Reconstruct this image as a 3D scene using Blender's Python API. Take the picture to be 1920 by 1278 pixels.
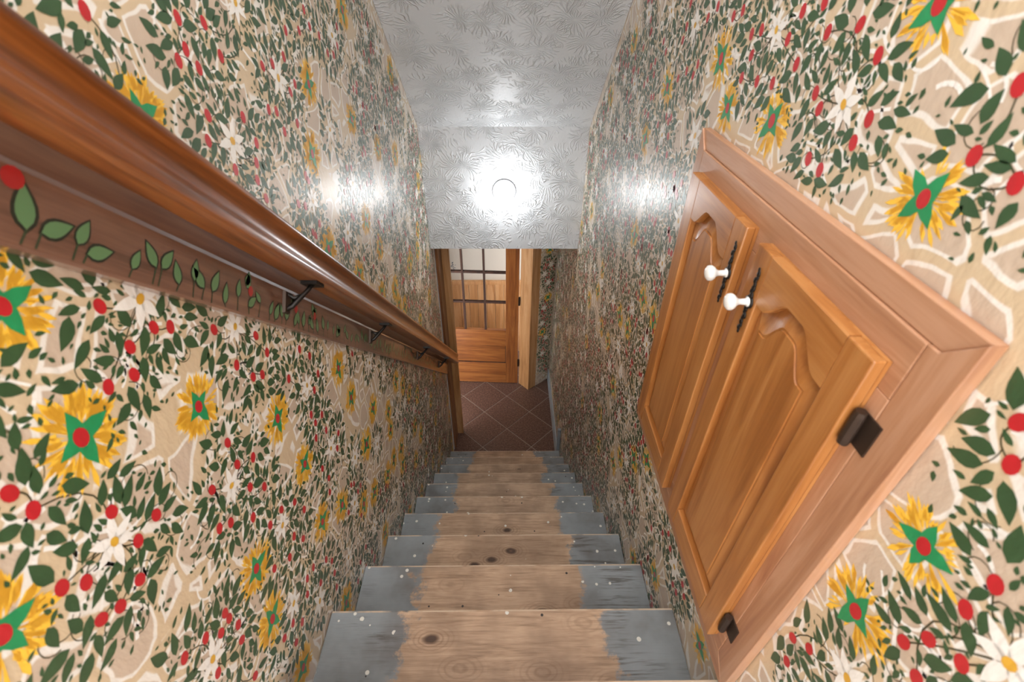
import bpy, math, random
from mathutils import Vector, Matrix, kdtree
for _o in list(bpy.data.objects): bpy.data.objects.remove(_o)
SC = bpy.context.scene
COL = SC.collection
# ---------------------------------------------------------------- camera
def make_camera():
    pitch, yaw, roll = .6534, .0162, .0081
    cp, sp, c, s = math.cos(pitch), math.sin(pitch), math.cos(yaw), math.sin(yaw)
    fw = Vector((s*cp, c*cp, -sp)); r = Vector((c, -s, 0)); u = r.cross(fw)
    r2 = math.cos(roll)*r + math.sin(roll)*u; u2 = -math.sin(roll)*r + math.cos(roll)*u
    cd = bpy.data.cameras.new('camera'); co = bpy.data.objects.new('camera', cd); COL.objects.link(co)
    cd.sensor_width = 36; cd.lens = 888.66/1920*36; cd.clip_start = .02
    M = Matrix((r2, u2, -fw)).transposed().to_4x4(); M.translation = (.4588, -2.3426, 3.306)
    co.matrix_world = M
    cd.dof.use_dof = True; cd.dof.focus_distance = 2.1; cd.dof.aperture_fstop = 5.0
    SC.camera = co
make_camera()
# ---------------------------------------------------------------- world and exposure
W_ = bpy.data.worlds.new('world'); SC.world = W_; W_.use_nodes = True
W_.node_tree.nodes['Background'].inputs[0].default_value = (.98, .99, 1.0, 1)
W_.node_tree.nodes['Background'].inputs[1].default_value = 3.5
SC.view_settings.view_transform = 'Standard'; SC.view_settings.look = 'None'
SC.view_settings.gamma = 1; SC.view_settings.use_curve_mapping = False
SC.view_settings.exposure = 0.6
LAMP_POWER = 27.0
# ---------------------------------------------------------------- helpers
R = random.Random(7)
def lin(h):
    v = [int(h[i:i+2], 16)/255 for i in (0, 2, 4)]
    return tuple(a/12.92 if a <= .04045 else ((a+.055)/1.055)**2.4 for a in v) + (1,)
class NT:
    def __init__(s, name):
        s.m = bpy.data.materials.new(name); s.m.use_nodes = True; s.t = s.m.node_tree
        s.b = s.t.nodes['Principled BSDF']
    def n(s, kind, **kw):
        nd = s.t.nodes.new('ShaderNode'+kind)
        for k, v in kw.items(): setattr(nd, k, v)
        return nd
    def put(s, sock, v):
        if isinstance(v, bpy.types.NodeSocket): s.t.links.new(v, sock)
        elif v is not None: sock.default_value = v
    def math(s, op, a, b=None, c=None):
        nd = s.n('Math', operation=op); s.put(nd.inputs[0], a); s.put(nd.inputs[1], b)
        if c is not None: s.put(nd.inputs[2], c)
        return nd.outputs[0]
    def vmath(s, op, a, b=None):
        nd = s.n('VectorMath', operation=op); s.put(nd.inputs[0], a)
        if b is not None: s.put(nd.inputs[1], b)
        return nd.outputs[0]
    def mix(s, f, a, b, blend='MIX'):
        nd = s.n('Mix', data_type='RGBA', blend_type=blend); s.put(nd.inputs[0], f); s.put(nd.inputs[6], a); s.put(nd.inputs[7], b)
        return nd.outputs[2]
    def ramp(s, f, stops, interp='LINEAR'):
        nd = s.n('ValToRGB'); nd.color_ramp.interpolation = interp; s.put(nd.inputs[0], f)
        e = nd.color_ramp.elements
        while len(e) < len(stops): e.new(.5)
        for i, (p, c) in enumerate(stops):
            e[i].position = p; e[i].color = c if isinstance(c, tuple) else (c, c, c, 1)
        return nd.outputs[0]
    def noise(s, vec, scale, detail=3, rough=.55, dist=0):
        nd = s.n('TexNoise'); s.put(nd.inputs['Vector'], vec); nd.inputs['Scale'].default_value = scale
        nd.inputs['Detail'].default_value = detail; nd.inputs['Roughness'].default_value = rough; nd.inputs['Distortion'].default_value = dist
        return nd.outputs[0]
    def noisec(s, vec, scale, detail=2):
        nd = s.n('TexNoise'); s.put(nd.inputs['Vector'], vec); nd.inputs['Scale'].default_value = scale; nd.inputs['Detail'].default_value = detail
        return nd.outputs[1]
    def voro(s, vec, scale, feat='F1', rnd=1):
        nd = s.n('TexVoronoi', feature=feat); s.put(nd.inputs['Vector'], vec); nd.inputs['Scale'].default_value = scale
        nd.inputs['Randomness'].default_value = rnd
        return nd
    def obj(s): return s.n('TexCoord').outputs['Object']
    def rnd(s): return s.n('ObjectInfo').outputs['Random']
    def xyz(s, v):
        nd = s.n('SeparateXYZ'); s.put(nd.inputs[0], v); return nd.outputs
    def comb(s, x, y, z):
        nd = s.n('CombineXYZ'); s.put(nd.inputs[0], x); s.put(nd.inputs[1], y); s.put(nd.inputs[2], z); return nd.outputs[0]
    def bump(s, h, strength=.2, dist=.01):
        nd = s.n('Bump'); nd.inputs['Strength'].default_value = strength; nd.inputs['Distance'].default_value = dist
        s.put(nd.inputs['Height'], h); s.put(s.b.inputs['Normal'], nd.outputs[0])
    def out(s, col=None, rough=.5, spec=None, coat=0, coat_rough=.1, metal=0):
        b = s.b.inputs
        if col is not None: s.put(b['Base Color'], col)
        s.put(b['Roughness'], rough); b['Metallic'].default_value = metal
        if spec is not None: b['Specular IOR Level'].default_value = spec
        b['Coat Weight'].default_value = coat; b['Coat Roughness'].default_value = coat_rough
        return s.m
def plain(name, h, rough=.5, **kw):
    t = NT(name); return t.out(lin(h), rough, **kw)
def wall_bump(t):
    v = t.obj(); g = t.n('NewGeometry').outputs['Position']
    f = t.noise(t.vmath('MULTIPLY', g, (1, 1.0, .55)), 70, 3, .6)
    t.bump(f, .26, .006)
def paint(name, h, h2=None, rough=.55):
    t = NT(name); g = t.n('NewGeometry').outputs['Position']
    c = t.mix(t.noise(g, 22, 3), lin(h), lin(h2 or h)); wall_bump(t)
    return t.out(c, rough, coat=.9, coat_rough=.33)
def mural_wall(name):
    t = NT(name); g = t.n('NewGeometry').outputs['Position']
    d = t.vmath('MULTIPLY', t.vmath('SUBTRACT', t.noisec(g, 9), (.5, .5, .5)), (.0, .05, .05))
    v = t.vmath('ADD', g, d)
    e = t.voro(v, 13.0, 'DISTANCE_TO_EDGE', .75).outputs['Distance']
    e = t.math('ADD', e, t.math('MULTIPLY', t.math('SUBTRACT', t.noise(g, 60, 2), .5), .02))
    tan, ochre, white = lin('CDB9A5'), lin('D6BF9C'), lin('F5F2EC')
    c = t.ramp(e, [(.0, ochre), (.06, ochre), (.075, white), (.118, white), (.135, tan), (1, lin('C9B39E'))])
    c = t.mix(t.math('MULTIPLY', t.noise(g, 5, 3), .35), c, tan)
    wall_bump(t)
    return t.out(c, .55, coat=.9, coat_rough=.33)
def wood(name, cols, axis=2, scale=1.0, rough=.4, coat=.3, bump=.12, fine=1.0, crough=.2):
    t = NT(name); o = t.obj(); o = t.vmath('ADD', o, t.comb(t.math('MULTIPLY', t.rnd(), 37), t.math('MULTIPLY', t.rnd(), 91), t.math('MULTIPLY', t.rnd(), 53)))
    k = [14*scale]*3; k[axis] = 1.1*scale
    v = t.vmath('MULTIPLY', o, tuple(k))
    a = t.noise(v, 1.6, 4, .6, 1.2)
    k2 = [90*fine]*3; k2[axis] = 4*fine
    b = t.noise(t.vmath('MULTIPLY', o, tuple(k2)), 2.5, 2, .6)
    f = t.math('ADD', t.math('MULTIPLY', a, .8), t.math('MULTIPLY', b, .2))
    c = t.ramp(f, [(.3, lin(cols[0])), (.48, lin(cols[1])), (.62, lin(cols[2])), (.75, lin(cols[1]))])
    t.bump(f, bump, .004)
    return t.out(c, rough, coat=coat, coat_rough=crough)
def plaster(name):
    t = NT(name); g = t.n('NewGeometry').outputs['Position']
    o = t.obj()
    d = t.vmath('MULTIPLY', t.vmath('SUBTRACT', t.noisec(o, 7, 2), (.5, .5, .5)), (.05, .05, .05))
    v = t.vmath('ADD', o, d)
    h = None
    for i, (sc, off) in enumerate(((6.2, (0, 0, 0)), (7.6, (3.1, 1.7, .3)), (6.8, (7.3, 4.1, .3)))):
        vv = t.vmath('ADD', v, off); flat = t.vmath('MULTIPLY', vv, (1, 1, 0))
        vo = t.n('TexVoronoi', feature='F1', voronoi_dimensions='2D'); t.put(vo.inputs['Vector'], flat); vo.inputs['Scale'].default_value = sc
        loc = t.vmath('SUBTRACT', flat, vo.outputs['Position'])
        x, y, z = t.xyz(loc)
        ang = t.math('ARCTAN2', y, x)
        rd = vo.outputs['Distance']
        w = t.math('SINE', t.math('ADD', t.math('MULTIPLY', ang, 22), t.math('MULTIPLY', t.noise(o, 11, 2), 24)))
        w = t.math('POWER', t.math('MAXIMUM', w, 0), 3.0)
        fall = t.ramp(rd, [(.03, 0), (.12, 1), (.42, .9), (.62, 0)])
        cut = t.ramp(t.noise(t.vmath('ADD', o, off), 9, 2), [(.45, 0), (.53, 1)])
        w = t.math('MULTIPLY', t.math('MULTIPLY', w, fall), cut)
        h = w if h is None else t.math('MAXIMUM', h, w)
    h = t.math('ADD', h, t.math('MULTIPLY', t.noise(o, 90, 2), .12))
    t.bump(h, .6, .011)
    return t.out(lin('CDCFD2'), .48, coat=.05, coat_rough=.3)
class MB:
    def __init__(s): s.v = []; s.f = []; s.mi = []
    def poly(s, pts, mi=0):
        i = len(s.v); s.v += [tuple(p) for p in pts]; s.f.append(tuple(range(i, i+len(pts)))); s.mi.append(mi); return s
    def faces(s, pts, faces, mi=0):
        i = len(s.v); s.v += [tuple(p) for p in pts]
        for f in faces: s.f.append(tuple(i+k for k in f)); s.mi.append(mi)
        return s
    def box(s, x0, x1, y0, y1, z0, z1, mi=0):
        p = [(x, y, z) for x in (x0, x1) for y in (y0, y1) for z in (z0, z1)]
        return s.faces(p, [(0, 1, 3, 2), (4, 6, 7, 5), (0, 4, 5, 1), (2, 3, 7, 6), (0, 2, 6, 4), (1, 5, 7, 3)], mi)
    def prism(s, prof, fn, a, b, mis=None, caps=True):
        n = len(prof); i = len(s.v)
        s.v += [tuple(fn(p, a)) for p in prof] + [tuple(fn(p, b)) for p in prof]
        for k in range(n):
            s.f.append((i+k, i+(k+1) % n, i+n+(k+1) % n, i+n+k)); s.mi.append(mis[k] if mis else 0)
        if caps:
            s.f.append(tuple(i+k for k in range(n))[::-1]); s.mi.append(0); s.f.append(tuple(i+n+k for k in range(n))); s.mi.append(0)
        return s
    def lathe(s, prof, fn, seg=20, mi=0):
        i = len(s.v); n = len(prof)
        for (r, d) in prof:
            for k in range(seg):
                a = 2*math.pi*k/seg; s.v.append(tuple(fn(r*math.cos(a), r*math.sin(a), d)))
        for j in range(n-1):
            for k in range(seg):
                s.f.append((i+j*seg+k, i+j*seg+(k+1) % seg, i+(j+1)*seg+(k+1) % seg, i+(j+1)*seg+k)); s.mi.append(mi)
        return s
    def tube(s, pts, rad, seg=8, mi=0):
        pts = [Vector(p) for p in pts]; n = len(pts); i = len(s.v)
        rads = rad if isinstance(rad, (list, tuple)) else [rad]*n
        for j, p in enumerate(pts):
            d = (pts[min(j+1, n-1)]-pts[max(j-1, 0)]).normalized()
            a = d.cross(Vector((.31, .2, .93))).normalized(); b = d.cross(a)
            for k in range(seg):
                t = 2*math.pi*k/seg; s.v.append(tuple(p+(a*math.cos(t)+b*math.sin(t))*rads[j]))
        for j in range(n-1):
            for k in range(seg):
                s.f.append((i+j*seg+k, i+j*seg+(k+1) % seg, i+(j+1)*seg+(k+1) % seg, i+(j+1)*seg+k)); s.mi.append(mi)
        s.f.append(tuple(i+k for k in range(seg))); s.mi.append(mi); s.f.append(tuple(i+(n-1)*seg+k for k in range(seg))); s.mi.append(mi)
        return s
    def mesh(s, name, mats, smooth=False, org=(0, 0, 0)):
        me = bpy.data.meshes.new(name)
        me.from_pydata([(v[0]-org[0], v[1]-org[1], v[2]-org[2]) for v in s.v], [], s.f)
        for m in (mats if isinstance(mats, (list, tuple)) else [mats]): me.materials.append(m)
        me.polygons.foreach_set('material_index', s.mi)
        if smooth: me.polygons.foreach_set('use_smooth', [True]*len(s.f))
        me.validate(); me.update()
        return me
    def build(s, name, mats, parent=None, smooth=False, org=(0, 0, 0), bevel=0):
        o = bpy.data.objects.new(name, s.mesh(name, mats, smooth, org)); COL.objects.link(o)
        o.location = org
        if parent is not None:
            o.parent = parent
            o.location = Vector(org)-world_loc(parent)
        if bevel:
            md = o.modifiers.new('edge', 'BEVEL'); md.width = bevel; md.segments = 2; md.limit_method = 'ANGLE'
        return o
def world_loc(o):
    v = Vector(o.location)
    while o.parent: o = o.parent; v += Vector(o.location)
    return v
def tag(o, label=None, cat=None, group=None, kind=None):
    for k, v in (('label', label), ('category', cat), ('group', group), ('kind', kind)):
        if v: o[k] = v
    return o
def empty(name, loc=(0, 0, 0)):
    o = bpy.data.objects.new(name, None); COL.objects.link(o); o.location = loc; o.empty_display_size = .05; return o
def place(me, name, parent, loc, rot=(0, 0, 0), sc=(1, 1, 1)):
    o = bpy.data.objects.new(name, me); COL.objects.link(o); o.parent = parent; o.location = loc; o.rotation_euler = rot; o.scale = sc; return o
# ---------------------------------------------------------------- measures (metres, floor of the lower hall at z = 0)
WID = .9; RUN = .2223; RISE = .1985; Z9 = .397
HY, HZ0, HZ1 = .29, 1.9975, 2.693
SLOPE = math.radians(41.74)
SA = math.radians(43.5); CS, SN = math.cos(SA), math.sin(SA)
def nose(k): return -(9-k)*RUN, Z9+(9-k)*RISE
def slope_pt(x, t, n): return (x, t*CS+n*SN, -t*SN+n*CS)
# ---------------------------------------------------------------- materials
M = {}
M['mural'] = mural_wall('painted_tan_wall')
M['leaf'] = paint('leaf_green_paint', '375C34', '244428')
M['vine'] = paint('vine_brown_paint', '4A4528', '3A3A22')
M['berry'] = paint('berry_red_paint', 'CC1826', 'B0121E')
M['star'] = paint('star_green_paint', '14A062', '0C7A44')
M['halo'] = paint('halo_yellow_paint', 'FFD24A', 'F7BC30')
M['white'] = paint('petal_white_paint', 'FBF9F5', 'F0ECE6')
M['pollen'] = paint('pollen_yellow_paint', 'E9B93C', 'D79F2C')
M['plaster'] = plaster('stippled_white_plaster')
M['rawplaster'] = plain('bare_grey_plaster', 'B9BCC2', .8)
M['rail'] = wood('varnished_rail_wood', ('3E1D0C', '703B17', '8C5024'), 1, 1.2, .28, .7)
M['board'] = wood('varnished_board_wood', ('54382A', '735040', '86624E'), 1, .8, .3, 1.0, .08, 1, .12)
M['oak'] = wood('cabinet_oak', ('8E5526', 'AC6F38', 'BA8048'), 2, 1.0, .34, .5, .08)
M['oak_h'] = wood('cabinet_oak_crossgrain', ('8E5526', 'AC6F38', 'BA8048'), 1, 1.0, .34, .5, .08)
M['frame'] = wood('rough_sawn_cabinet_frame', ('96634A', 'B0805F', 'BF9274'), 2, .9, .42, .25, .2)
M['frame_h'] = wood('rough_sawn_cabinet_frame_crossgrain', ('96634A', 'B0805F', 'BF9274'), 1, .9, .42, .25, .2)
M['doorwood'] = wood('hall_door_fir', ('64371A', '8E5326', 'A26632'), 2, 1.0, .38, .4)
M['doorwood_h'] = wood('hall_door_fir_crossgrain', ('64371A', '8E5326', 'A26632'), 0, 1.0, .38, .4)
M['pine'] = wood('pale_pine_trim', ('9A6A40', 'BC8A58', 'CB9E70'), 2, .8, .5, .15)
M['darkpine'] = wood('brown_pine_jamb', ('5F3A20', '7C4E2C', '8E5E38'), 2, .9, .5, .15)
M['espresso'] = wood('dark_stained_muntin', ('2A170D', '3C2216', '4A2B1A'), 2, 1, .75, 0)
M['metal'] = plain('blackened_metal', '2A2623', .38, metal=.7)
M['bronze'] = plain('dark_bronze_metal', '43352C', .5, metal=.6)
M['china'] = plain('white_china', 'E6E3DE', .12, coat=.6, coat_rough=.05)
M['greypaint'] = plain('grey_blue_skirting_paint', '8F979E', .6)
M['grout'] = plain('pale_grout', '9E9187', .85)
def tread_mat(worn):
    t = NT('worn_grey_painted_pine' if not worn else 'bare_worn_edge')
    o = t.obj(); rn = t.rnd()
    off = t.comb(t.math('MULTIPLY', rn, 41), t.math('MULTIPLY', rn, 77), 0)
    v = t.vmath('ADD', o, off); x, y, z = t.xyz(o)
    grain = t.noise(t.vmath('MULTIPLY', v, (1.6, 26, 26)), 2.2, 4, .65, 1.5)
    fine = t.noise(t.vmath('MULTIPLY', v, (9, 160, 160)), 2, 2, .6)
    g = t.math('ADD', t.math('MULTIPLY', grain, .7), t.math('MULTIPLY', fine, .3))
    bare = t.ramp(g, [(.3, lin('7E634D')), (.44, lin('B29276')), (.58, lin('C9A98C')), (.72, lin('A88567'))])
    bare = t.mix(t.math('MULTIPLY', t.ramp(t.noise(v, 7, 3), [(.4, 0), (.65, 1)]), .6), bare, lin('836852'))
    kn = t.voro(t.vmath('MULTIPLY', v, (5, 9, 0)), 1.0)
    kd = t.math('ADD', kn.outputs['Distance'], t.math('MULTIPLY', t.math('SUBTRACT', t.noise(v, 30, 2), .5), .06))
    bare = t.mix(t.ramp(kd, [(.08, 1), (.13, 0)]), bare, lin('4A3527'))
    ring = t.math('SINE', t.math('MULTIPLY', kd, 90))
    bare = t.mix(t.math('MULTIPLY', t.ramp(kd, [(.13, 1), (.4, 0)]), t.math('MULTIPLY', t.math('MAXIMUM', ring, 0), .45)), bare, lin('7A5A40'))
    pn = t.noise(v, 5, 4, .6)
    pnt = t.ramp(pn, [(.3, lin('706E6D')), (.5, lin('868A8C')), (.7, lin('94999C'))])
    wear = t.math('MULTIPLY', t.ramp(g, [(.42, 1), (.5, 0)]), t.ramp(t.noise(v, 4.5, 3), [(.5, 0), (.62, 1)]))
    pnt = t.mix(t.math('MULTIPLY', wear, .75), pnt, lin('4E463F'))
    edge = t.math('ADD', t.math('ABSOLUTE', t.math('ADD', x, t.math('MULTIPLY', t.math('SUBTRACT', rn, .5), .05))),
                  t.math('MULTIPLY', t.math('SUBTRACT', t.noise(v, 8, 6, .72), .5), .26))
    mask = t.ramp(edge, [(.255, 0), (.275, 1)])
    c = t.mix(mask, bare, pnt)
    sp = t.voro(v, 48); pick = t.xyz(sp.outputs['Color'])[0]
    c = t.mix(t.math('MULTIPLY', t.math('LESS_THAN', sp.outputs['Distance'], t.math('MULTIPLY_ADD', t.xyz(sp.outputs['Color'])[2], .26, .02)), t.math('LESS_THAN', t.math('ADD', pick, t.math('MULTIPLY', t.math('SUBTRACT', 1, mask), .25)), .36)), c, lin('DEDAD0'))
    sq = t.voro(v, 30); pk = t.xyz(sq.outputs['Color'])[1]
    c = t.mix(t.math('MULTIPLY', t.math('LESS_THAN', sq.outputs['Distance'], .11), t.math('LESS_THAN', pk, .12)), c, lin('2E2824'))
    if worn: c = t.mix(t.ramp(t.noise(v, 14, 3), [(.35, 0), (.5, .85)]), c, lin('D8BFA4'))
    t.bump(g, .25, .004)
    return t.out(c, .55)
M['tread'] = tread_mat(False); M['nosing'] = tread_mat(True)
def tile_mat():
    t = NT('brown_quarry_tile'); g = t.n('NewGeometry').outputs['Position']
    n = t.noise(g, 75, 4, .8); n2 = t.noise(g, 6, 2)
    c = t.ramp(n, [(.32, lin('3E2C26')), (.5, lin('61463C')), (.68, lin('8E7264'))])
    c = t.mix(t.math('MULTIPLY', n2, .25), c, lin('54392F')); t.bump(n, .1, .002)
    return t.out(c, .42)
M['tile'] = tile_mat()
def glass_mat():
    t = NT('clear_window_glass'); t.b.inputs['Transmission Weight'].default_value = 1; t.b.inputs['IOR'].default_value = 1.02
    return t.out((1, 1, 1, 1), .02)
M['glass'] = glass_mat()
def lamp_mat():
    t = NT('lit_opal_glass'); t.b.inputs['Emission Color'].default_value = (.95, .98, 1, 1); t.b.inputs['Emission Strength'].default_value = LAMP_POWER
    return t.out((.9, .9, .9, 1), .3)
M['lamp'] = lamp_mat()
# ---------------------------------------------------------------- shell
yb = -3.4
def zc(y): return HZ1-(y-HY)*math.tan(SLOPE)
YO = -1.35; ZO = zc(YO)+.09   # unseen shell is cut open above this to let world light in
wl = MB().prism([(yb, 0), (.405, 0), (.405, 2.78), (HY, 2.78), (YO, ZO), (yb, ZO)], lambda p, x: (x, p[0], p[1]), -.11, 0).build('wall_left', M['mural'])
tag(wl, 'tan stairwell wall with painted flowers, berries and vines behind the handrail', 'wall', kind='structure')
wr = MB().prism([(yb, 0), (1.42, 0), (1.42, 2.0), (HY+.12, 2.78), (HY, 2.78), (YO, ZO), (yb, ZO)], lambda p, x: (x, p[0], p[1]), WID, WID+.11).build('wall_right', M['mural'])
tag(wr, 'tan stairwell wall with painted flowers and berries around the wooden cabinet', 'wall', kind='structure')
ce = MB().box(.001, WID-.001, -(HY-YO)/math.cos(SLOPE), .0, 0, .07).build('ceiling', M['plaster']); ce.location = (0, HY, HZ1); ce.rotation_euler = (-SLOPE, 0, 0)
tag(ce, 'white textured plaster ceiling sloping down with the stairs', 'ceiling', kind='structure')
hd = MB().box(.001, WID-.001, 0, HZ1-HZ0+.05, -.12, 0).build('wall_header', M['plaster']); hd.location = (0, HY, HZ0); hd.rotation_euler = (math.pi/2, 0, 0)
tag(hd, 'white textured plaster bulkhead above the hall opening carrying the round lamp', 'wall', kind='structure')
hc = MB().box(-1.4, WID-.001, HY+.121, 1.9, HZ0+.002, HZ0+.08).build('ceiling_hall', M['plaster']); tag(hc, 'low plaster ceiling of the lower hall', 'ceiling', kind='structure')
# floor and its diagonal tiles
fl = MB().box(-1.4, WID, .2, 1.9, -.06, -.004).build('floor', M['grout']); tag(fl, 'brown diagonal tile floor with pale grout in the lower hall', 'floor', kind='structure')
def clip(poly, x0, x1, y0, y1):
    for ax, v, sg in ((0, x0, 1), (0, x1, -1), (1, y0, 1), (1, y1, -1)):
        o = []
        for i in range(len(poly)):
            a, b = poly[i-1], poly[i]; ia, ib = (a[ax]-v)*sg >= 0, (b[ax]-v)*sg >= 0
            if ia != ib:
                t = (v-a[ax])/(b[ax]-a[ax]); o.append((a[0]+(b[0]-a[0])*t, a[1]+(b[1]-a[1])*t))
            if ib: o.append(b)
        poly = o
        if len(poly) < 3: return []
    return poly
D = .2155
for i in range(-9, 6):
    for j in range(-4, 7):
        if (i+j) % 2: continue
        cx, cy = .467+i*D, .86+j*D; h = D-.0055
        p = clip([(cx-h, cy), (cx, cy-h), (cx+h, cy), (cx, cy+h)], -.9, .898, .21, 1.79)
        if len(p) < 3: continue
        MB().prism([(x, y) for x, y in p], lambda q, z: (q[0], q[1], z), -.004, 0).build('tile', M['tile'], fl)
# lower hall walls
dw = MB().prism([(.755, 1.221), (.9, 1.345), (.9, 1.45), (.69, 1.30)], lambda p, z: (p[0], p[1], z), 0, 1.99).build('wall_diagonal', M['mural'])
tag(dw, 'narrow angled wall with painted leaves beside the hall door post', 'wall', kind='structure')
wf = MB().box(-1.4, -.262, 1.30, 1.38, 0, 1.995).build('wall_far', M['mural']); tag(wf, 'plain wall beside the hall door', 'wall', kind='structure')
wb = MB().box(-1.4, 1.0, 1.81, 1.9, 0, 1.995).build('wall_back', plain('off_white_papered_wall', 'C9C3B8', .6)); tag(wb, 'off-white flowered wall seen through the hall door glass', 'wall', kind='structure')
hw = MB().box(-1.46, -1.401, .2, 1.9, 0, 1.6).build('light_block_hall_left', plain('pale_light_block', 'C9C0B4', .8)); tag(hw, 'unseen wall added at the left end of the lower hall to cut daylight', 'wall', kind='structure')  # unseen wall, added to reduce the daylight reaching the hall door
x = -.62
while x < .75:
    MB().box(x+.0012, x+.0868, 1.797, 1.81, 0, .86).build('plank', M['pine'], wb, org=(x+.04, 1.8, .4), bevel=.002); x += .088
MB().box(-.7, .8, 1.775, 1.81, .862, .9).build('cap_rail', M['pine'], wb, org=(0, 1.8, .88), bevel=.003)
b = MB(); rr = random.Random(3)
for _ in range(16):
    cx, cz = rr.uniform(-.5, .6), rr.uniform(.95, 1.9)
    for _k in range(26):
        a = rr.uniform(0, 6.28); d = rr.uniform(0, .045); px, pz = cx+d*math.cos(a), cz+d*math.sin(a); L = rr.uniform(.006, .013)
        b.poly([(px+L*math.cos(a), 1.8095, pz+L*math.sin(a)), (px-.4*L*math.sin(a), 1.8095, pz+.4*L*math.cos(a)), (px-L*math.cos(a), 1.8095, pz-L*math.sin(a)), (px+.4*L*math.sin(a), 1.8095, pz-.4*L*math.cos(a))])
tag(b.build('painted_sprigs', plain('slate_blue_sprig_paint', '5B6270', .6), wb), kind='stuff')
# corner post (turned 45 degrees), left jamb and stop
pf = [(.588, 1.262), (.681, 1.160), (.757, 1.223), (.66, 1.33)]
ps = MB().prism(pf, lambda p, z: (p[0], p[1], z), 0.001, 1.994).build('trim_1', M['pine'], org=(.67, 1.24, 1), bevel=.003)
tag(ps, 'pale pine corner post turned diagonally beside the hall door hinges', 'trim', kind='structure')
jm = MB().box(-.03, .02, .425, .588, 0.001, 1.994).build('trim_2', M['darkpine'], org=(0, .5, 1), bevel=.002); tag(jm, 'brown pine jamb board at the foot of the left stair wall', 'trim', kind='structure')
st = MB().box(.012, .07, .59, .628, 0.001, 1.994).build('trim_3', M['pine'], org=(.04, .6, 1), bevel=.003); tag(st, 'orange pine door stop post where the handrail ends', 'trim', kind='structure')
cb = MB()
for i in range(40):
    z0, z1 = i*.05, (i+1)*.05; w0 = .012+.004*math.sin(i*2.3)
    cb.box(-.03, .003, .405, .412+w0, z0, min(z1, 1.99))
tag(cb.build('trim_4', M['rawplaster']), 'ragged grey plaster edge ending the left stair wall', 'trim', kind='structure')
bb = MB().prism([(.0, .2), (.0, 1.335)], lambda p, z: (0, 0, 0), 0, 0) if False else MB().box(.886, .899, .235, 1.325, 0.001, .135)
tag(bb.build('baseboard_right', M['greypaint'], bevel=.003), 'grey-blue baseboard along the right wall of the hall', 'baseboard', kind='structure')
tag(MB().box(.875, .899, .225, .25, .0, .44).build('trim_5', M['greypaint'], bevel=.004), 'grey painted stub of stair skirting at the right wall', 'trim', kind='structure')
# ---------------------------------------------------------------- staircase
sc = empty('staircase', (.45, 0, 0)); tag(sc, 'steep wooden stairs with blue-grey paint worn to bare pine down the middle', 'staircase')
for k in range(0, 11):
    y, z = nose(k); depth = RUN+.035 if k else 1.35
    yb_ = y-depth
    prof = [(yb_, z-.032), (yb_, z), (y-.007, z), (y-.002, z-.002), (y, z-.007), (y, z-.032)]
    jig = .0015*((k*7) % 3-1)
    MB().prism(prof, lambda p, xx: (xx, p[0], p[1]), .003, WID-.003, [0, 0, 1, 1, 0, 0]).build('tread', [M['tread'], M['nosing']], sc, org=(.45+jig*3, y, z))
    z2 = nose(k+1)[1] if k < 10 else 0.001
    MB().box(.003, WID-.003, y-.042, y-.024, z2+.0005, z-.0325).build('riser', M['tread'], sc, org=(.45, y-.03, z2))
# ---------------------------------------------------------------- handrail, brackets, backboard
hr = empty('handrail', slope_pt(.06, -.30, 1.0)); tag(hr, 'long varnished wooden handrail on a leaf-painted board along the left wall', 'handrail')
prof = [(.045, 1.007), (.086, 1.007), (.090, 1.010), (.0905, 1.019), (.0875, 1.025), (.081, 1.032), (.0775, 1.041), (.0778, 1.051), (.081, 1.059), (.0855, 1.064), (.087, 1.069), (.085, 1.075), (.079, 1.079), (.07, 1.081), (.058, 1.080), (.049, 1.075), (.046, 1.068), (.050, 1.060), (.053, 1.05), (.050, 1.037), (.045, 1.03)]
ro = MB().prism(prof, lambda p, t: (p[0], 0, p[1]), 0, 0, caps=False)
rm = MB(); T0, T1 = -4.75, -.262
rm.prism([(p[0], p[1]) for p in prof], lambda p, t: (p[0], t, p[1]), T0, T1)
r_o = rm.build('rail', M['rail'], hr); r_o.rotation_euler = (-SA, 0, 0); r_o.location = -Vector(hr.location)
for p in r_o.data.polygons: p.use_smooth = True
md = r_o.modifiers.new('es', 'EDGE_SPLIT'); md.split_angle = math.radians(38)
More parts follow.
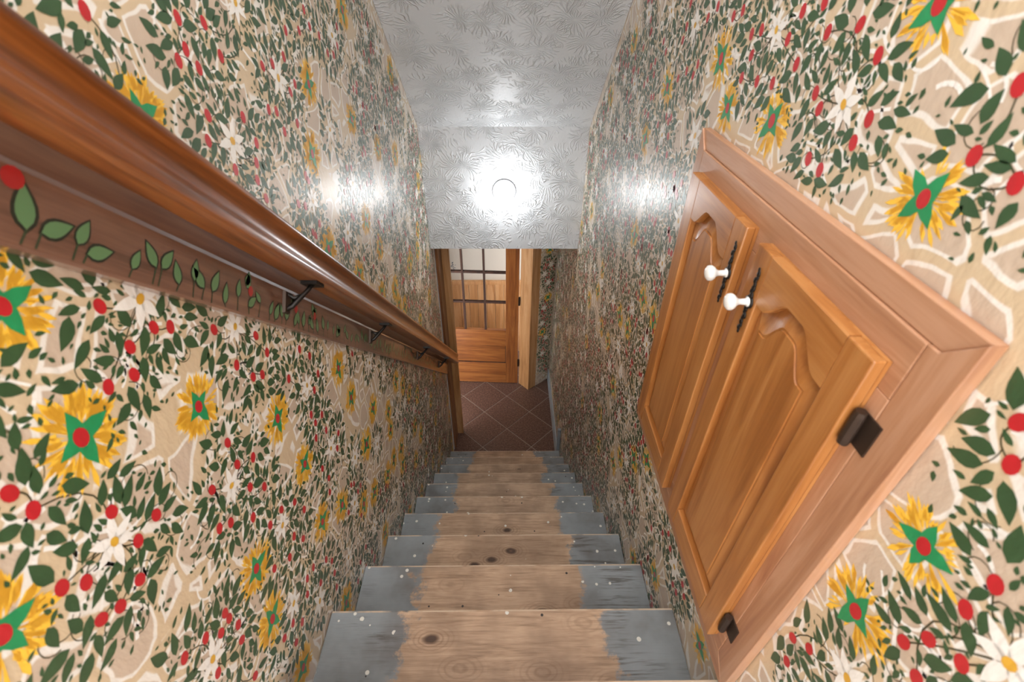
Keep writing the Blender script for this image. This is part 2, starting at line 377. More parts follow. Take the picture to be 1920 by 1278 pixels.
for (t, s_) in ((-3.04, 1), (-2.45, 1), (-1.63, 1), (-.87, 1)):
    bk = MB()
    for n in (.925, .985): pass
    f = lambda x, dt, n: slope_pt(x, t+dt, n)
    bk.faces([f(.0205, -.012, .94), f(.0205, .012, .94), f(.0205, .014, .985), f(.0205, -.014, .985), f(.026, -.010, .942), f(.026, .010, .942), f(.026, .012, .983), f(.026, -.012, .983)], [(0, 1, 2, 3), (4, 7, 6, 5), (0, 4, 5, 1), (1, 5, 6, 2), (2, 6, 7, 3), (3, 7, 4, 0)])
    bo = bk.build('bracket', M['bronze'], hr)
    bo.location = -Vector(hr.location)
    am = MB().tube([f(.024, 0, .948), f(.034, 0, .955), f(.048, .004, .973), f(.06, .01, .990), f(.066, .014, 1.002)], [.004, .0055, .005, .0045, .005], 8)
    am.tube([f(.024, 0, .98), f(.036, .002, .972), f(.05, .006, .978)], [.003, .004, .004], 6)
    am.box(0, 0, 0, 0, 0, 0) if False else None
    ao = am.build('arm', M['metal'], bo, smooth=True); ao.location = (0, 0, 0)
    sd = MB(); q = [(dx, dt) for dx in (.05, .082) for dt in (-.004, .035)]
    sd.faces([f(a, d, n) for n in (1.0, 1.0065) for a, d in q], [(0, 1, 3, 2), (4, 6, 7, 5), (0, 4, 5, 1), (2, 3, 7, 6), (0, 2, 6, 4), (1, 5, 7, 3)])
    so = sd.build('saddle', M['metal'], bo); so.location = (0, 0, 0)
bd = MB(); bp = [(.0005, .914), (.017, .914), (.020, .917), (.020, .986), (.0193, .9875), (.0165, .993), (.0155, 1.062), (.012, 1.066), (.0005, 1.066)]
bd.prism(bp, lambda p, t: (p[0], t, p[1]), -4.75, -.395)
bdo = bd.build('backboard', M['board'], hr); bdo.rotation_euler = (-SA, 0, 0); bdo.location = -Vector(hr.location)
bdo['label'] = 'glossy brown board painted with green leaves behind the rail'
def leaf2(L, W, n=5, bend=.0):
    up = []; dn = []
    for i in range(1, n):
        s = i/n; w = W*.5*math.sin(math.pi*s**.75)
        up.append((L*s, w+bend*L*s*(1-s))); dn.append((L*s, -w+bend*L*s*(1-s)))
    return [(0, 0)]+dn+[(L, 0)]+up[::-1]
def xf(pts, x, y, a, sc=1):
    c, s = math.cos(a)*sc, math.sin(a)*sc
    return [(x+c*p[0]-s*p[1], y+s*p[0]+c*p[1]) for p in pts]
def ribbon(pts, w):
    out = []
    for i in range(len(pts)-1):
        (x0, y0), (x1, y1) = pts[i], pts[i+1]; dx, dy = x1-x0, y1-y0; l = math.hypot(dx, dy) or 1
        nx, ny = -dy/l*w/2, dx/l*w/2
        out.append([(x0+nx, y0+ny), (x0-nx, y0-ny), (x1-nx, y1-ny), (x1+nx, y1+ny)])
    return out
lb = MB(); ob = MB(); vb = MB(); bb2 = MB(); rr = random.Random(11)
def bleaf(t, n, a, L, W):
    L *= 1.18; W *= 1.18
    ob.poly([(.02035, p[0], p[1]) for p in xf(leaf2(L*1.2, W*1.4, 6), t-.09*L*math.cos(a), n-.09*L*math.sin(a), a)])
    lb.poly([(.0206, p[0], p[1]) for p in xf(leaf2(L, W, 6), t, n, a)])
def bstem(p0, p1): 
    for q in ribbon([p0, p1], .0022): vb.poly([(.0205, a[0], a[1]) for a in q])
for (t, n, a, L) in ((-3.549, .934, 1.75, .036), (-3.535, .936, .5, .03), (-3.497, .937, 1.2, .025), (-3.485, .930, .35, .028), (-3.425, .930, 1.2, .022), (-3.388, .942, 2.2, .028), (-3.378, .943, 1.0, .027), (-3.345, .93, 1.9, .026)):
    bleaf(t, n, a, L, L*.45); bstem((t, n), (t-.004, .919))
t = -3.315
while t < -.45:
    L = rr.uniform(.02, .032); a = rr.choice((1.2, 1.9, .7, 2.4, 1.5)); n0 = rr.uniform(.922, .945)
    bleaf(t, n0, a, L, L*rr.uniform(.38, .5)); bstem((t, n0), (t+rr.uniform(-.004, .004), .918))
    if rr.random() < .16:
        for _ in range(4): bleaf(t+rr.uniform(-.012, .02), .965+rr.uniform(-.008, .006), rr.uniform(.9, 2.2), .018, .01)
        bb2.poly([(.0208, p[0], p[1]) for p in [(t+.004+.0075*math.cos(k*.5236), .958+.009*math.sin(k*.5236)) for k in range(12)]])
    t += rr.uniform(.018, .04)
bb2.poly([(.0208, -3.566+.011*math.cos(k*.5236), .976+.0105*math.sin(k*.5236)) for k in range(12)])
bleaf(-3.62, .962, 1.2, .03, .014)
for mb_, nm, mt in ((ob, 'leaf_outlines', plain('dark_outline_paint', '22261C', .35, coat=.6)), (lb, 'painted_leaves', plain('sage_leaf_paint', '5D8056', .35, coat=.6)), (vb, 'leaf_stems', plain('stem_paint', '32402A', .35, coat=.6)), (bb2, 'painted_berries', plain('board_berry_paint', 'A41E20', .35, coat=.6))):
    q_ = mb_.build(nm, mt, bdo); q_.location = (0, 0, 0); tag(q_, kind='stuff')
# ---------------------------------------------------------------- cabinet in the right wall
XB, XF = .880, .858
cab = empty('wall_cabinet', (.9, -1.64, 2.195)); tag(cab, 'orange oak two-door wall cabinet with rough-sawn frame set into the right wall', 'cabinet')
Y0, Y1, Z0, Z1 = -2.023, -1.265, 2.195, 3.055
def fb(name, pts, x0, x1, mat):
    o = MB().prism(pts, lambda p, x: (x, p[0], p[1]), x0, x1).build(name, mat, cab, org=(x1, sum(p[0] for p in pts)/len(pts), sum(p[1] for p in pts)/len(pts)), bevel=.0015); return o
iy0, iy1, iz0, iz1 = -1.90, -1.345, 2.285, 2.965
fb('frame_board', [(Y0, Z1), (Y1, Z1), (Y1-.035, 3.0185), (Y0+.036, 3.0185)], .884, .8985, M['frame_h'])
fb('frame_board', [(Y0, Z0), (Y0+.05, Z0+.05), (Y0+.05, 3.0185), (Y0+.036, 3.0185), (Y0, Z1)], XB+.0005, .8985, M['frame'])
fb('frame_board', [(Y1, Z0), (Y1, Z1), (Y1-.035, 3.0185), (Y1-.035, Z0+.05)], XB+.0005, .8985, M['frame'])
fb('frame_board', [(Y0, Z0), (Y1, Z0), (Y1-.035, Z0+.05), (Y0+.05, Z0+.05)], XB+.0005, .8985, M['frame_h'])
fb('inner_rail', [(Y0+.0505, 3.018), (Y1-.0355, 3.018), (Y1-.0355, 2.94), (Y0+.0505, 2.94)], XB, .8985, M['frame_h'])
fb('inner_rail', [(Y0+.05, Z0+.0505), (Y1-.0355, Z0+.0505), (Y1-.0355, 2.3), (Y0+.05, 2.3)], XB, .8985, M['frame_h'])
fb('inner_stile', [(Y0+.05, 2.3005), (Y0+.05, 2.9395), (Y0+.16, 2.9395), (Y0+.16, 2.3005)], XB, .8985, M['frame'])
fb('inner_stile', [(-1.70, 2.3005), (-1.70, 2.9395), (-1.57, 2.9395), (-1.57, 2.3005)], XB, .8985, M['frame'])
fb('inner_stile', [(Y1-.11, 2.3005), (Y1-.11, 2.9395), (Y1-.0355, 2.9395), (Y1-.0355, 2.3005)], XB, .8985, M['frame'])
MB().box(.893, .8985, -1.86, -1.38, 2.301, 2.939).build('back_panel', M['frame'], cab, org=(.895, -1.6, 2.6))
def cab_door(y0, y1, z0, z1, knob_y, hinge_side, label):
    w, h = y1-y0, z1-z0; mid = w/2; sw = .0485; br = .058
    DP = XB-XF
    def P(u, v, d): return (XB-d, y0+u, z0+v)
    half = mid-sw; sh = h-.086
    def arch(u):
        s = max(0, min(1, (half*.82-abs(u-mid))/(half*.62))); return sh+.042*(3*s*s-2*s**3)
    body = MB().box(XB-.006, XB-.0005, y0+.001, y1-.001, z0+.001, z1-.001).build('cabinet_door', M['oak'], cab, org=(XB, y0+mid, z0+h/2))
    if label: body['label'] = label
    for a, b2 in ((0, sw), (w-sw, w)):
        MB().box(XF, XB-.0062, y0+a, y0+b2, z0, z1).build('stile', M['oak'], body, org=(XB, y0+a, z0+h/2), bevel=.0022)
    MB().box(XF, XB-.0062, y0+sw+.0002, y1-sw-.0002, z0, z0+br).build('bottom_rail', M['oak_h'], body, org=(XB, y0+mid, z0), bevel=.0022)
    n = 32; us = [sw+.0002+(w-2*sw-.0004)*i/n for i in range(n+1)]
    tr = MB(); v = []
    for u in us: v += [P(u, arch(u), .0062), P(u, arch(u), DP-.003), P(u, arch(u)+.003, DP), P(u, h-.002, DP), P(u, h, DP-.002), P(u, h, .0062)]
    fc = []
    for i in range(n):
        for k in range(6): fc.append((i*6+k, i*6+(k+1) % 6, (i+1)*6+(k+1) % 6, (i+1)*6+k))
    fc += [tuple(range(6)), tuple(n*6+k for k in range(6))]
    tr.faces(v, fc).build('top_rail', M['oak_h'], body, org=(XB, y0+mid, z1))
    # raised panel
    loops = []
    for ins, d in ((.0, .008), (.004, .0085), (.026, .0175), (.030, .0168), (.0305, .019)):
        lo = []; lim = half-ins
        for i in range(n+1):
            s = -1+2*i/n; u = mid+s*lim
            lo.append((P(u, br+ins, d), P(u, arch(mid+s*half)-ins*1.08, d)))
        loops.append(lo)
    pm = MB(); v = []; fc = []
    ring = 2*(n+1)
    for lo in loops: v += [a for a, _ in lo]+[b_ for _, b_ in lo][::-1]
    for j in range(len(loops)-1):
        for k in range(ring): fc.append((j*ring+k, j*ring+(k+1) % ring, (j+1)*ring+(k+1) % ring, (j+1)*ring+k))
    q = (len(loops)-1)*ring
    for i in range(n): fc.append((q+i, q+i+1, q+ring-2-i, q+ring-1-i))
    pm.faces(v, fc).build('raised_panel', M['oak'], body, org=(XB, y0+mid, z0+h/2))
    kz = 2.888
    kp = [(0.0, .0), (.0085, .0), (.0085, .0015), (.0055, .003), (.005, .014), (.0075, .019), (.0125, .0235), (.0145, .028), (.0135, .033), (.009, .0365), (.004, .038), (0.0, .0382)]
    MB().lathe(kp, lambda a, b_, d: (XF-.0035-d, knob_y+a, kz+b_), 24).build('knob', M['china'], body, smooth=True, org=(XF, knob_y, kz))
    bp_ = MB(); rk = random.Random(5)
    for i in range(19):
        z = kz-.058+.116*i/18; s = .0062-.002*abs(i-9)/9+.0016*(i % 2); o2 = .0022*math.sin(i*2.2)
        bp_.lathe([(0, -s*1.1), (s*.75, -s*.5), (s*.85, 0), (s*.6, s*.6), (0, s*1.0)], lambda a, b_, d, z=z, o2=o2: (XF-.0005-(a+.004)*.45, knob_y+o2+b_*.85, z+d), 7)
    bp_.lathe([(0, .0036), (.0105, .0036), (.0115, .0015), (.0115, 0)], lambda a, b_, d: (XF-d, knob_y+a, kz+b_), 18)
    bp_.build('knob_backplate', M['metal'], body, smooth=True, org=(XF, knob_y, kz))
    for hz in (z1-.094, z0+.074):
        hy = y0 if hinge_side < 0 else y1; s = hinge_side
        hb = MB().lathe([(0, -.027), (.0065, -.027), (.0075, -.02), (.0075, .02), (.0065, .027), (0, .027)], lambda a, b_, d: (XB-.0095+a, hy+s*.0085+b_, hz+d), 12)
        hb.box(XB-.0022, XB+.0003, min(hy+s*.006, hy+s*.034), max(hy+s*.006, hy+s*.034), hz-.024, hz+.024)
        hb.build('hinge', M['bronze'], body, org=(XB, hy, hz))
cab_door(-1.953, -1.660, 2.27, 2.978, -1.692, -1, 'nearer arched cabinet door')
cab_door(-1.611, -1.325, 2.27, 2.981, -1.597, 1, 'farther arched cabinet door')
# ---------------------------------------------------------------- hall door with panes
dr = empty('door_1', (.576, 1.256, 0)); dr.rotation_euler = (0, 0, math.radians(-3.2)); tag(dr, 'fir hall door with a grid of small glass panes at the foot of the stairs', 'door', kind='structure')
def dp(name, x0, x1, z0, z1, mat, y0=-.0, y1=.036, par=None, bevel=.002):
    o = MB().box(x0, x1, y0, y1, z0, z1).build(name, mat, None, org=((x0+x1)/2, 0, (z0+z1)/2), bevel=bevel); o.parent = par or dr; return o
X0, XL, XR = -.80, -.69, -.118   # from the hinge edge
dp('stile', XR, 0, .008, 1.985, M['doorwood']); dp('stile', X0, XL, .008, 1.985, M['doorwood'])
dp('bottom_rail', XL, XR, .008, .262, M['doorwood_h']); dp('lock_rail', XL, XR, .486, .668, M['doorwood_h']); dp('top_rail', XL, XR, 1.89, 1.985, M['doorwood_h'])
dp('panel', XL, XR, .262, .486, M['doorwood_h'], .022, .032)
dp('panel_joint_shade', XL, XR, .262, .267, M['espresso'], .010, .022); dp('panel_joint_shade', XL, XR, .480, .486, M['espresso'], .010, .022); dp('panel_joint_shade', XR-.006, XR, .267, .480, M['espresso'], .010, .022)  # dark strips colour in the shade lines along the panel joints
cw = (XR-XL)/3; rh = (1.89-.668)/4
for i in (1, 2): dp('muntin', XL+i*cw-.009, XL+i*cw+.009, .668, 1.89, M['espresso'], .004, .032)
for j in (1, 2, 3): dp('muntin', XL, XR, .668+j*rh-.009, .668+j*rh+.009, M['espresso'], .003, .033)
for i in range(3):
    for j in range(4): dp('pane', XL+i*cw+.009, XL+(i+1)*cw-.009, .668+j*rh+.009, .668+(j+1)*rh-.009, M['glass'], .016, .019, bevel=0)
for hz in (.28, 1.0, 1.75): dp('hinge', -.004, .012, hz-.045, hz+.045, M['metal'], -.007, .006)
# ---------------------------------------------------------------- lamp on the bulkhead
lp = empty('wall_lamp', (.45, HY, 2.356)); tag(lp, 'small round lit opal lamp on the white plaster bulkhead', 'lamp')
fy = lambda a, b_, d: (.45+a, HY-d, 2.356+b_)
MB().lathe([(.0, .0005), (.066, .0005), (.066, .008), (.063, .0105), (.060, .0085), (.055, .008), (.040, .012)], fy, 40).build('base_ring', plain('lamp_grey_metal', '6E6E70', .4), lp, smooth=True, org=(.45, HY, 2.356))
MB().lathe([(.040, .012), (.047, .02), (.052, .035), (.054, .06), (.053, .085), (.047, .105), (.034, .119), (.016, .126), (.0, .127)], fy, 40).build('glass_globe', M['lamp'], lp, smooth=True, org=(.45, HY, 2.356))
# ---------------------------------------------------------------- the painted mural
LS = "-1.693,3.166 -1.098,3.107 -0.716,3.232 -0.815,2.969 -1.176,2.972 -0.568,2.818 -1.976,3.066 -1.995,2.91 -2.158,2.83 -1.836,2.796 -1.677,2.602 -1.651,2.425 -1.901,2.444 -1.931,2.307 -1.936,2.07 -1.354,2.456 -1.326,2.318 -1.673,2.227 -1.564,2.135 -1.444,1.959 -1.346,1.882 -1.715,1.884 -1.307,2.088 -1.182,2.127 -1.038,1.963 -1.058,1.881 -0.978,1.672 -1.097,1.743 -1.003,1.587 -0.786,1.359 -1.194,1.775 -0.589,1.113 -0.705,1.509 -0.19,1.019 -0.874,1.97 -0.786,1.867 -0.706,1.743 -0.565,1.596 -0.07,1.284 -1.035,2.568 -0.84,2.373 -0.63,2.186 -0.534,2.118 -0.279,2.229 -1.218,2.747 -0.759,2.525 -0.644,2.28 -0.333,2.221 -0.254,1.845 -0.091,2.178 -0.025,2.263 -1.731,1.779"
RS = "-1.758,3.288 -1.86,3.124 -1.504,3.121 -1.229,3.178 -1.32,3.104 -0.905,3.073 -0.772,2.906 -2.082,2.833 -2.08,2.675 -1.912,2.102 -1.652,1.903 -1.498,1.705 -1.395,2.11 -1.297,1.993 -1.165,1.84 -1.102,1.727 -0.915,1.975 -0.784,1.689 -0.83,2.269 -0.957,2.302 -1.185,2.503 0.231,2.16 -0.436,2.255 -0.227,1.958 -0.572,2.033 -0.722,2.062 -1.014,1.298 -0.839,2.611 -1.056,2.491 -0.293,1.732 -0.382,1.373"
LW = "-2.04,2.78 -1.856,2.631 -2.052,2.46 -1.834,2.984 -1.686,2.835 -1.533,2.559 -1.796,2.414 -1.524,2.327 -1.411,2.15 -1.87,2.234 -1.801,2.089 -1.626,1.968 -1.417,1.792 -1.222,1.988 -0.942,1.851 -0.819,1.597 -1.187,1.628 -1.12,2.279 -1.002,2.127 -1.502,3.086 -1.256,3.143 -0.852,3.183 -1.021,2.989 -0.599,3.077 -0.363,3.105 -0.417,2.867 -0.126,2.715 -0.343,2.539 -1.35,3.27"
RW = "-1.67,3.178 -1.429,3.242 -1.029,3.222 -2.19,2.832 -2.126,2.59 -1.721,2.084 -1.183,3.018 -0.889,2.163 -1.141,2.094 -0.743,1.847 -1.478,2.054 -1.279,1.716 -1.22,1.602 -0.98,1.806 -0.82,3.24 -0.891,2.795"
LB = "-1.709,3.275 -1.537,3.259 -1.472,3.249 -1.544,3.222 -1.571,3.211 -1.527,3.196 -1.453,3.203 -1.547,3.135 -1.443,3.11 -1.57,3.104 -1.522,3.045 -1.534,3.005 -1.024,3.246 -1.009,3.213 -1.083,3.21 -1.159,3.216 -0.955,3.19 -0.795,3.198 -1.312,3.171 -1.266,3.169 -1.203,3.174 -1.179,3.12 -1.213,3.11 -1.337,3.101 -1.305,3.091 -1.424,3.062 -1.446,3.033 -1.462,3.007 -1.293,3.05 -1.218,3.049 -1.451,2.968 -0.916,3.149 -0.87,3.14 -0.823,3.156 -1.883,2.946 -1.899,2.915 -1.936,2.929 -2.021,2.811 -1.983,2.745 -2.02,2.747 -2.104,2.804 -2.087,2.78 -2.048,2.706 -2.082,2.711 -2.103,2.727 -1.722,2.78 -1.695,2.729 -1.82,2.696 -1.824,2.645 -1.784,2.614 -1.892,2.67 -1.823,2.58 -1.895,2.584 -1.918,2.605 -1.85,2.528 -1.994,2.482 -1.994,2.463 -1.989,2.426 -2.018,2.468 -2.039,2.505 -2,2.393 -2.076,2.535 -2.06,2.427 -1.629,2.733 -1.668,2.711 -1.592,2.632 -1.513,2.649 -1.48,2.603 -1.468,2.537 -1.509,2.521 -1.558,2.488 -1.512,2.441 -1.552,2.454 -1.517,2.389 -1.572,2.423 -1.792,2.538 -1.734,2.402 -1.779,2.443 -1.716,2.346 -1.824,2.46 -1.781,2.346 -1.759,2.299 -1.819,2.33 -1.867,2.377 -1.592,2.332 -1.58,2.277 -1.598,2.243 -1.493,2.29 -1.462,2.316 -1.77,2.192 -1.803,2.205 -1.771,2.118 -1.718,2.129 -1.699,2.087 -1.709,2.043 -1.724,1.997 -1.825,2.176 -1.876,2.156 -1.897,2.203 -1.916,2.153 -1.933,2.221 -2.022,2.293 -1.889,3.009 -1.837,2.942 -1.812,2.925 -1.736,2.865 -1.642,2.783 -1.239,2.414 -0.96,2.583 -0.877,2.509 -0.774,2.407"
RB = "-2.142,2.875 -2.143,2.828 -2.133,2.724 -2.144,2.761 -2.173,2.782 -2.046,2.503 -2.072,2.534 -2.062,2.456 -2.163,2.712 -1.494,3.27 -1.642,3.263 -1.577,3.25 -1.475,3.233 -1.698,3.236 -1.523,3.205 -1.468,3.171 -1.599,3.179 -1.621,3.163 -1.728,3.173 -1.718,3.143 -1.639,3.1 -1.674,3.095 -1.545,3.282 -1.888,3.176 -1.94,3.168 -1.892,3.236 -1.376,3.238 -1.341,3.229 -1.363,3.199 -1.347,3.161 -1.412,3.165 -1.278,3.261 -1.24,3.25 -1.147,3.262 -1.102,3.24 -0.967,3.261 -0.969,3.215 -0.832,3.148 -0.794,3.169 -0.96,3.186 -1.101,3.152 -1.034,3.129 -1.085,3.127 -0.98,3.105 -2.085,2.972 -2.067,3.006 -1.743,2.035 -1.776,2.105 -1.767,2.043 -1.799,2.091 -1.675,2.091 -1.644,2.112 -1.616,2.069 -1.551,1.984"

def rd(s): return [tuple(map(float, q.split(','))) for q in s.split()]
class Hash:
    def __init__(s, c=.03): s.c = c; s.d = {}
    def add(s, x, y, r): s.d.setdefault((int(x//s.c), int(y//s.c)), []).append((x, y, r))
    def hit(s, x, y, r):
        i, j = int(x//s.c), int(y//s.c)
        for a in (i-1, i, i+1):
            for b_ in (j-1, j, j+1):
                for (px, py, pr) in s.d.get((a, b_), ()):
                    if (px-x)**2+(py-y)**2 < (pr+r)**2: return True
        return False
def gen(inside, bounds, stars, whites, berries, rng, star_p=.25, auto=True, sep=.135):
    stars, whites, berries = list(stars), list(whites), list(berries)
    berries = [b_ for b_ in berries if all((b_[0]-s[0])**2+(b_[1]-s[1])**2 > .03**2 for s in stars)]
    if auto:
        near = Hash(.2)
        for p in whites+berries: near.add(p[0], p[1], 0)
        ns = Hash(.2)
        for p in stars: ns.add(p[0], p[1], 0)
        for _ in range(9000):
            y, z = rng.uniform(bounds[0], bounds[1]), rng.uniform(bounds[2], bounds[3])
            if not inside(y, z, .05) or near.hit(y, z, sep) or ns.hit(y, z, .09): continue
            if rng.random() < star_p and not ns.hit(y, z, .14):
                stars.append((y, z)); ns.add(y, z, 0); continue
            near.add(y, z, 0)
            if rng.random() < .7: whites.append((y, z))
            for k in range(rng.randint(6, 9)):
                a = rng.uniform(0, 6.28); d = rng.uniform(.03, .085); p = (y+d*math.cos(a), z+d*math.sin(a)*1.1)
                if inside(p[0], p[1], .02) and not ns.hit(p[0], p[1], .035): berries.append(p)
    H = Hash(.04)
    for s in stars: H.add(s[0], s[1], .03); 
    SH = Hash(.1)
    for s in stars: SH.add(s[0], s[1], .034)
    for w in whites: H.add(w[0], w[1], .024)
    for b_ in berries: H.add(b_[0], b_[1], .009)
    big, small, vines = [], [], []
    seeds = [(p, 1) for p in whites]+[(p, 0) for p in berries]
    def leaf(x, y, a, L, W, out):
        c, s = math.cos(a), math.sin(a)
        cs = [(x+c*L*q, y+s*L*q, W*w_) for q, w_ in ((.2, .33), (.5, .46), (.8, .3))]
        if not inside(x+c*L*.5, y+s*L*.5, .005): return
        for q in cs:
            if H.hit(*q) or SH.hit(*q): return
        for q in cs: H.add(*q)
        out.append(xf(leaf2(L, W, 5 if out is big else 3, rng.uniform(-.25, .25)), x, y, a))
    for (p, isw) in seeds:
        for _ in range(26):
            a = rng.uniform(0, 6.28); d = rng.uniform(.01, .04)+(.02 if isw else 0); L = rng.uniform(.026, .04)
            leaf(p[0]+d*math.cos(a), p[1]+d*math.sin(a), a+rng.uniform(-1.0, 1.0), L, L*rng.uniform(.38, .52), big)
    for (p, isw) in seeds:
        for _ in range(22):
            a = rng.uniform(0, 6.28); d = rng.uniform(.015, .06); L = rng.uniform(.014, .02)
            leaf(p[0]+d*math.cos(a), p[1]+d*math.sin(a), a+rng.uniform(-1.0, 1.0), L, L*rng.uniform(.35, .5), big)
    for (p, isw) in seeds:
        for _ in range(46):
            a = rng.uniform(0, 6.28); d = rng.uniform(.02, .082); L = rng.uniform(.007, .0125)
            leaf(p[0]+d*math.cos(a), p[1]+d*math.sin(a), rng.uniform(0, 6.28), L, L*rng.uniform(.4, .6), small)
    kd = kdtree.KDTree(max(1, len(seeds)))
    for i, (p, _) in enumerate(seeds): kd.insert((p[0], p[1], 0), i)
    kd.balance()
    kw = kdtree.KDTree(max(1, len(whites)))
    for i, p in enumerate(whites): kw.insert((p[0], p[1], 0), i)
    kw.balance()
    for b_ in berries:
        tgt = None
        if whites:
            c_, i_, d_ = kw.find((b_[0], b_[1], 0))
            if d_ < .14: tgt = (c_[0], c_[1])
        if tgt is None:
            for c_, i_, d_ in kd.find_n((b_[0], b_[1], 0), 3):
                if d_ > .012: tgt = (c_[0], c_[1]); break
        if tgt is None: continue
        dx, dy = tgt[0]-b_[0], tgt[1]-b_[1]; k = rng.uniform(-.35, .35)
        pts = []
        for i in range(7):
            s = i/6; q = 4*s*(1-s)*k; pts.append((b_[0]+dx*s-dy*q, b_[1]+dy*s+dx*q))
        vines += ribbon(pts, .0019)
    for (p, isw) in seeds:
        for _ in range(2):
            a = rng.uniform(0, 6.28); d = .03; cur = rng.choice((-1, 1))*rng.uniform(.25, .6)
            x, y = p[0]+d*math.cos(a), p[1]+d*math.sin(a); pts = [(x, y)]
            for i in range(9):
                a += cur*(.4+.12*i); x += .0065*math.cos(a); y += .0065*math.sin(a); pts.append((x, y))
            if all(inside(q[0], q[1], .005) and not SH.hit(q[0], q[1], .004) for q in pts): vines += ribbon(pts, .0012)
    under = []
    for (p, isw) in seeds:
        for _ in range(3):
            a = rng.uniform(0, 6.28); d = rng.uniform(.01, .06); x, y = p[0]+d*math.cos(a), p[1]+d*math.sin(a); a = rng.uniform(0, 6.28); cur = rng.uniform(-.35, .35); pts = [(x, y)]
            for i in range(6): a += cur; x += .0075*math.cos(a); y += .0075*math.sin(a); pts.append((x, y))
            if all(inside(q[0], q[1], .005) and not SH.hit(q[0], q[1], .004) for q in pts): under += ribbon(pts, rng.uniform(.003, .006))
    return stars, whites, berries, big, small, vines, under
def ell(rx, ry, n=12): return [(rx*math.cos(2*math.pi*k/n), ry*math.sin(2*math.pi*k/n)) for k in range(n)]
rs = random.Random(21)
STAR = []; HALO = []; HALO2 = []; WHITE = []
def flat_mesh(name, polys, mat, x):
    mb = MB()
    for p in polys: mb.poly([(x, a, b_) for a, b_ in p])
    return mb.mesh(name, mat)
for v in range(5):
    pts = []
    for k in range(4):
        a0 = k*math.pi/2+rs.uniform(-.2, .2); Lk = rs.uniform(.026, .038); wv = .014
        pts += [(wv*.95*math.cos(a0-.72), wv*.95*math.sin(a0-.72)), (Lk*.64*math.cos(a0-.34), Lk*.64*math.sin(a0-.34)), (Lk*math.cos(a0), Lk*math.sin(a0)), (Lk*.6*math.cos(a0+.38), Lk*.6*math.sin(a0+.38))]
    STAR.append([pts])
    hp = []
    for k in range(120):
        a = rs.uniform(0, 6.28); r0 = rs.uniform(.006, .026); r1 = rs.uniform(.034, .058); w_ = rs.uniform(.002, .0042); bd_ = rs.uniform(-.12, .12)
        hp += [[(r0*math.cos(a), r0*math.sin(a)), ((r1-.01)*math.cos(a+bd_)-w_*math.sin(a), (r1-.01)*math.sin(a+bd_)+w_*math.cos(a)), (r1*math.cos(a+bd_), r1*math.sin(a+bd_)), ((r1-.01)*math.cos(a+bd_)+w_*math.sin(a), (r1-.01)*math.sin(a+bd_)-w_*math.cos(a))]]
    HALO.append(hp); HALO2.append([[(q[0][0]*1.0, q[0][1])]+[(a*.96, c_*.96) for a, c_ in q[1:]] for q in hp[:62]])
    wp = []
    for k in range(6):
        a = k*math.pi/3+rs.uniform(-.18, .18); L = rs.uniform(.033, .045); wp.append(xf(leaf2(L, .0155, 6), 0, 0, a))
    WHITE.append(wp)
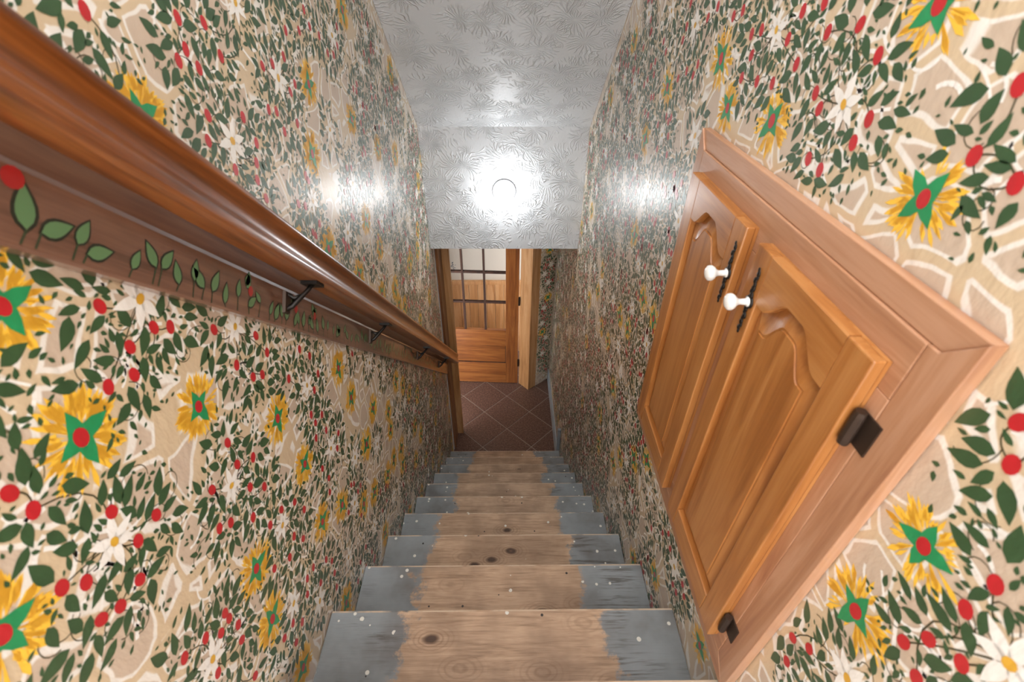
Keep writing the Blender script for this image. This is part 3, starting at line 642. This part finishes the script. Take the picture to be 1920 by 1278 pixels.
def lay(wall, X, sgn, data, rng):
    stars, whites, berries, big, small, vines, under = data
    e = lambda k: X+sgn*k
    hm = [flat_mesh('painted_halo', h, M['halo'], 0) for h in (HALO if sgn > 0 else HALO2)]; sm = [flat_mesh('star_petals', s, M['star'], 0) for s in STAR]
    cm = flat_mesh('star_centre', [ell(.0085, .0105)], M['berry'], 0)
    wm = [flat_mesh('painted_white_flower', w, M['white'], 0) for w in WHITE]; pm = flat_mesh('flower_centre', [ell(.0062, .0075, 9)], M['pollen'], 0)
    for i, (y, z) in enumerate(stars):
        v = rng.randrange(5); s = rng.uniform(.9, 1.12)
        h = place(hm[v], 'painted_star_flower', wall, (e(.0004), y, z), (rng.uniform(0, 6), 0, 0), (1, s, s*1.05))
        r0 = h.rotation_euler[0]
        place(sm[rng.randrange(5)], 'star_petals', h, (sgn*.0004, 0, 0), ((.78 if sgn < 0 and z > 2.95 else 0)-r0+rng.uniform(-.25, .25), 0, 0)); place(cm, 'star_centre', h, (sgn*.0007, 0, 0), (-r0, 0, 0))
    for (y, z) in whites:
        s = rng.uniform(.85, 1.1)
        h = place(wm[rng.randrange(5)], 'painted_white_flower', wall, (e(.0008), y, z), (rng.uniform(0, 6), 0, 0), (1, s, s)); place(pm, 'flower_centre', h, (sgn*.0003, 0, 0))
    for nm, polys, mt, k in (('painted_strokes', under, 'white', .0002), ('painted_vines', vines, 'vine', .0003), ('painted_leaves', big, 'leaf', .0005), ('painted_leaflets', small, 'leaf', .00055)):
        tag(place(flat_mesh(nm, polys, M[mt], e(k)), nm, wall, (0, 0, 0)), kind='stuff')
    bp = [xf(ell(.0078, .0102), y, z, rng.uniform(-.4, .4)) for y, z in berries]
    tag(place(flat_mesh('painted_berries', bp, M['berry'], e(.0009)), 'painted_berries', wall, (0, 0, 0)), kind='stuff')
def stair_z(y): return Z9-y*RISE/RUN-.15
def in_left(y, z, m): return -2.75 < y < .39-m and z > max(.02, stair_z(y))+m and z < min(zc(y)-.05, 3.75)-m
def in_right(y, z, m):
    if not (-2.75 < y < 1.3-m and z > max(.16 if y > .2 else .02, stair_z(y))+m and z < min(zc(y)-.05, 3.75)-m): return False
    if y > HY-.02 and z > 1.98-m: return False
    return not (-2.03-m < y < -1.26+m and 2.19-m < z < 3.06+m)
lay(wl, 0, 1, gen(in_left, (-2.7, .4, 0, 3.8), rd(LS), rd(LW), rd(LB), random.Random(5), .34), random.Random(8))
lay(wr, WID, -1, gen(in_right, (-2.7, 1.3, 0, 3.8), rd(RS), rd(RW), rd(RB), random.Random(6), .16), random.Random(9))
# narrow diagonal wall: same paint, mapped along its face
dd = gen(lambda s, z, m: m < s < .188-m and .12 < z < 1.95, (0, .19, .1, 1.95), [(.11, 1.02), (.1, 1.5)], [], [], random.Random(4), .05, True, .1)
ux, uy = (.9-.755), (1.345-1.221); ul = math.hypot(ux, uy); ux /= ul; uy /= ul
def dmap(p, k): return (.755+ux*p[0]+uy*k, 1.221+uy*p[0]-ux*k, p[1])
for nm, polys, mt, k in (('painted_vines', dd[5], 'vine', .0004), ('painted_leaves', dd[3]+dd[4], 'leaf', .0006), ('painted_berries', [xf(ell(.0078, .0102), y, z, 0) for y, z in dd[2]], 'berry', .001), ('painted_white_flower', [xf(q, y, z, 0) for y, z in dd[1] for q in WHITE[0]], 'white', .0008), ('painted_star_flower', [xf(q, y, z, 0) for y, z in dd[0] for q in HALO[0]], 'halo', .0005), ('star_petals', [xf(q, y, z, .7) for y, z in dd[0] for q in STAR[0]], 'star', .0009)):
    mb = MB()
    for p in polys: mb.poly([dmap(q, k) for q in p])
    if polys: tag(mb.build(nm, M[mt], dw), kind='stuff')
